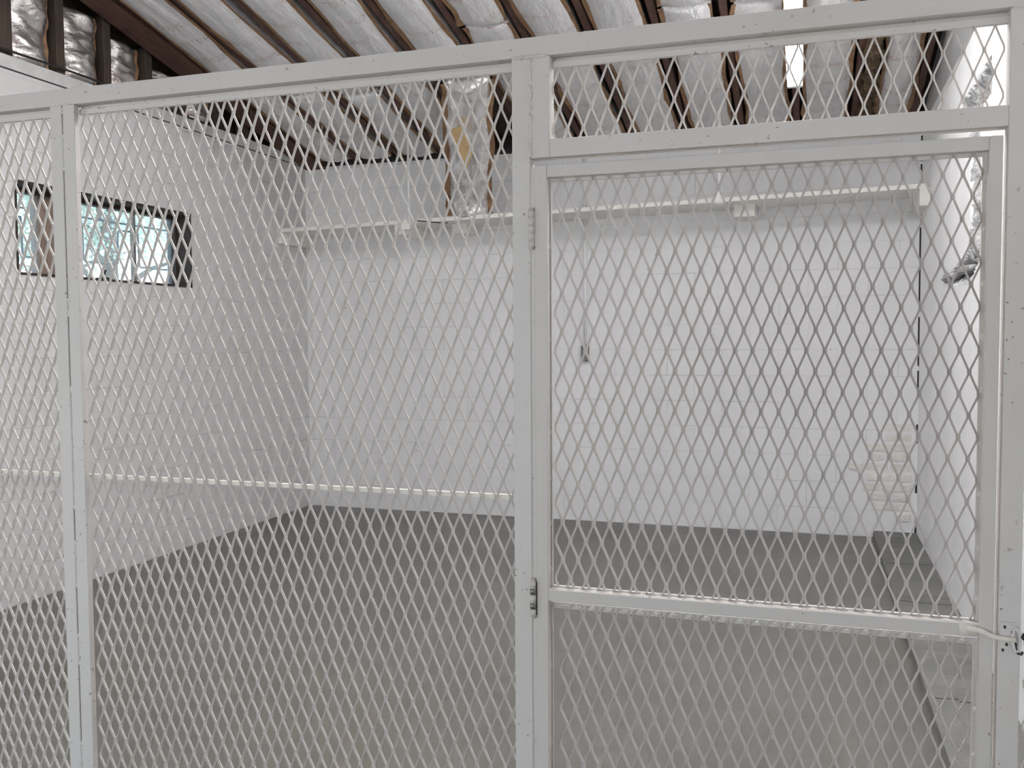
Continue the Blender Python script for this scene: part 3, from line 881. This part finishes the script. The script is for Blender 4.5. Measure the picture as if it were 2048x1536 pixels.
jm = MB().box(-0.5525, -0.511, 0.0, RAILD, cpz, TR0); jm.obj('transom_jamb', M['frame'], cage, loc=(-0.53, 0, cpz), bevel=0.0018)
wm = MB()
weld(wm, (-0.5528, 0.0005, cpz+0.004), (-0.5528, 0.0005, TR0-0.006), 0.0046, 3)
weld(wm, (-0.588, 0.0, TR0-0.001), (-0.518, 0.0, TR0-0.001), 0.0048, 4)
wm.obj('weld_bead', M['frame'], cpo, loc=(-0.553, 0, 1.9))
rpo = post([(0.337, 0.3742)], TR0)
weld(wm := MB(), (0.340, 0.0, TR0-0.001), (0.37, 0.0, TR0-0.001), 0.003, 9); wm.obj('weld_bead', M['frame'], rpo, loc=(0.355, 0, TR0))
MB().box(-0.511, 0.337, 0.0, RAILD, cpz, 1.8352).obj('transom_rail', M['frame'], cage, loc=(0, 0, cpz), bevel=0.0018)
# sill rails at the floor (below the frame of the photograph)
for a, b in ((XL+0.044, -2.9673), (-2.8928, -1.7973), (-1.7228, -0.5928)):
    MB().box(a, b, 0.002, RAILD-0.002, 0.02, 0.055).obj('bottom_rail', M['frame'], cage, loc=(a, 0, 0.02))
MB().box(0.3742, XR-0.004, 0.002, RAILD-0.002, 0.02, 0.055).obj('bottom_rail', M['frame'], cage, loc=(0.5, 0, 0.02))
# flat bars the mesh is welded to
SY_ = 0.024
def flatbar(a, b, z0, z1, y0=SY_-0.004, y1=RAILD-0.006, nm='mesh_bar'):
    return MB().box(a, b, y0, y1, z0, z1).obj(nm, M['frame'], cage, loc=(a, y0, z0), bevel=0.001)
for a, b in ((XL+0.044, -2.9673), (-2.8928, -1.7973), (-1.7228, -0.5928), (-0.511, 0.337), (0.3742, XR-0.004)):
    flatbar(a-0.003, b+0.003, 1.984, 1.9975)
    MB().box(a-0.003, b+0.003, 0.0295, RAILD-0.002, 1.99, 2.007).obj('mesh_bar', M['frame'], cage, loc=(a, 0.03, 2.0))
MB().box(XL+0.044, -0.5928, 0.026, 0.036, pz_(1.0868, 0.03)-0.005, pz_(1.0868, 0.03)+0.005).obj('cross_bar', M['cream'], cage, loc=(-2, 0.03, 1.08))
# mesh sheets
my = 0.0215
def sheet(x0, x1, z0, z1, ax, az, parent, y=my, pit=0.0334, lwd=0.0790, nm='mesh_panel', mat='mesh'):
    mb = expanded(x0, x1, z0, z1, px_(ax, y), pz_(az, y), pit*K(y), lwd*K(y), y)
    return mb.obj(nm, M[mat], parent, loc=(x0, y, z0))
sheet(XL+0.05, -2.965, 0.05, 1.986, -1.830, 1.939, cage, lwd=0.0775)
sheet(-2.89, -1.795, 0.05, 1.986, -1.830, 1.939, cage, lwd=0.0775)
sheet(-1.725, -0.585, 0.05, 1.986, -0.850, 1.672, cage, lwd=0.0785)
sheet(-0.514, 0.342, cpz+0.02, 1.986, -0.473, 1.935, cage, lwd=0.0818)
sheet(0.372, XR-0.004, 0.05, 1.986, -0.473, 1.935, cage, lwd=0.079)
# worn hasp staple on the right post
hs = MB()
hs.box(0.340, 0.366, -0.003, 0.001, 0.848, 0.902)
ring = [(0.3665+0.006*math.cos(a), -0.006+0.004*math.sin(a), 0.872+0.021*math.sin(a)) for a in [k*2*math.pi/14 for k in range(15)]]
hs.tube(ring, 0.0026, 8)
hs.tube([(0.356, -0.002, 0.898), (0.366, -0.006, 0.892), (0.372, -0.007, 0.884)], 0.003, 8)
ha = hs.obj('hasp', M['frame'], cage, loc=(0.355, 0, 0.87)); ha['label'] = 'worn welded hasp plate and ring'
hk = MB(); hk.tube([(0.3625, -0.004, 0.869), (0.365, -0.008, 0.856), (0.369, -0.010, 0.848), (0.374, -0.010, 0.847), (0.376, -0.009, 0.852)], 0.0026, 8)
for x, z in ((0.3475, 0.893), (0.351, 0.861), (0.3605, 0.884), (0.3655, 0.862), (0.345, 0.850)):
    lump(hk, (x, -0.003, z), (0.0026, 0.0014, 0.0034), x*50)
hk.obj('hook', M['rust'], ha, loc=(0.366, -0.008, 0.85))
lump(pm := MB(), (0.381, 0.0, 0.877), (0.006, 0.006, 0.007), 4.0); pm.tube([(0.372, -0.005, 0.877), (0.382, -0.002, 0.877)], 0.003, 8)
pb = pm.obj('bolt', M['black'], ha, loc=(0.38, 0, 0.877)); pb['label'] = 'black bolt end'

# ------------------------------------------------------------------ the gate
gate = thing('mesh_gate', 'white hinged mesh gate with angle-iron frame and middle bar', 'gate', (-0.55, 0, 0))
GL, GR, GT = -0.5443, 0.3295, 1.7824
GLI, GRI, GTI = -0.518, 0.3065, 1.757
GD = 0.022
gb = MB().box(GL, GLI, 0, GD, 0.04, GT); gb.obj('stile', M['gate'], gate, loc=(GL, 0, 0.04), bevel=0.0018)
gb = MB().box(GRI, GR, 0, GD, 0.04, GT); gb.obj('stile', M['gate'], gate, loc=(GR, 0, 0.04), bevel=0.0018)
MB().box(GLI, GRI, 0, GD, GTI, GT).obj('top_bar', M['gate'], gate, loc=(0, 0, GT), bevel=0.0018)
MB().box(GLI, GRI, 0, GD, 0.868, 0.893).obj('middle_bar', M['gate'], gate, loc=(0, 0, 0.88), bevel=0.0018)
MB().box(GLI, GRI, 0, GD, 0.04, 0.066).obj('bottom_bar', M['gate'], gate, loc=(0, 0, 0.05), bevel=0.0018)
# inner flat frame standing behind the angle iron, carrying the mesh
def inner(z0, z1):
    y0, y1 = 0.026, 0.033; mb = MB(); t = 0.013
    xa, xb = px_(GLI, .03)-0.002, px_(GRI, .03)+0.002
    mb.box(xa, xa+t, y0, y1, z0, z1); mb.box(xb-t, xb, y0, y1, z0, z1)
    mb.box(xa+t, xb-t, y0, y1, z0, z0+t); mb.box(xa+t, xb-t, y0, y1, z1-t, z1)
    for x in (xa+0.006, xb-0.006):
        for k in range(9):
            z = z0+0.05+k*(z1-z0-0.1)/8; lump(mb, (x, 0.024, z), (0.006, 0.004, 0.008), k+x*9)
    mb.box(GLI-0.004, GLI+0.004, GD-0.001, y0+0.002, z0+0.01, z0+0.05); mb.box(GRI-0.004, GRI+0.004, GD-0.001, y0+0.002, z0+0.01, z0+0.05)
    mb.box(GLI-0.004, GLI+0.004, GD-0.001, y0+0.002, z1-0.06, z1-0.01); mb.box(GRI-0.004, GRI+0.004, GD-0.001, y0+0.002, z1-0.06, z1-0.01)
    x = -0.486; kk = 0
    while x < 0.30:
        lump(mb, (px_(x, .022), 0.0245, z0+0.006 if z0 > 0.5 else z1-0.006), (0.008, 0.004, 0.0045), kk); x += 0.03335; kk += 1
    return mb.obj('inner_frame', M['gate'], gate, loc=(xa, y0, z0))
inner(pz_(0.893, .03)-0.002, pz_(GTI, .03)+0.002)
inner(0.066, pz_(0.868, .03)+0.001)
gy = 0.0235
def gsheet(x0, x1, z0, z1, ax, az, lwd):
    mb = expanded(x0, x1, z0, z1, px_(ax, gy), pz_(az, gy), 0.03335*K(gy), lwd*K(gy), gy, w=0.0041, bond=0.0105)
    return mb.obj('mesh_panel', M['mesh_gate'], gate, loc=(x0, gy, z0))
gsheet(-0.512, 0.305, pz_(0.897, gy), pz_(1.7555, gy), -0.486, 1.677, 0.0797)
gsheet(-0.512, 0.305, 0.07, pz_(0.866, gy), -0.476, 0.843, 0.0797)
# hinges
def hinge(zc, worn):
    h = 0.0775; mb = MB(); x = -0.5505; n = 5
    for k in range(n):
        z0 = zc-h/2+k*h/n; mb.tube([(x, -0.003, z0+0.0008), (x, -0.003, z0+h/n-0.0008)], 0.0062, 12)
    mb.tube([(x, -0.003, zc-h/2-0.004), (x, -0.003, zc+h/2+0.004)], 0.0045, 10)
    o = mb.obj('hinge', M['gate'], gate, True, loc=(x, 0, zc))
    lf = MB().box(x-0.001, x+0.0085, -0.0005, 0.012, zc-h/2+0.003, zc+h/2-0.003)
    lf.box(x-0.006, x+0.001, 0.002, 0.012, zc-h/2+0.006, zc+h/2-0.006)
    lf.obj('hinge_leaf', M['rust'] if worn else M['gate'], o, loc=(x, 0, zc))
    if worn:
        b = MB()
        for k in (1, 3): b.tube([(x, -0.003, zc-h/2+k*h/n+0.0015), (x, -0.003, zc-h/2+(k+1)*h/n-0.0015)], 0.0066, 12)
        bo = b.obj('bare_knuckle', M['steel'], o, True, loc=(x, 0, zc)); bo['label'] = 'bare steel hinge knuckles'
hinge(1.652, False); hinge(0.872, True)
# latch rod running from the middle bar past the stile to the hasp
lr = MB()
lr.box(0.272, 0.300, -0.0025, 0.001, 0.871, 0.891)
lr.tube([(0.285, -0.004, 0.884), (0.300, -0.005, 0.884), (0.312, -0.007, 0.882), (0.325, -0.0075, 0.876), (0.338, -0.0065, 0.873), (0.352, -0.006, 0.872), (0.3655, -0.006, 0.872)], 0.0048, 10)
lo = lr.obj('latch_rod', M['cream'], gate, True, loc=(0.285, 0, 0.88)); lo['label'] = 'bent cream latch rod'
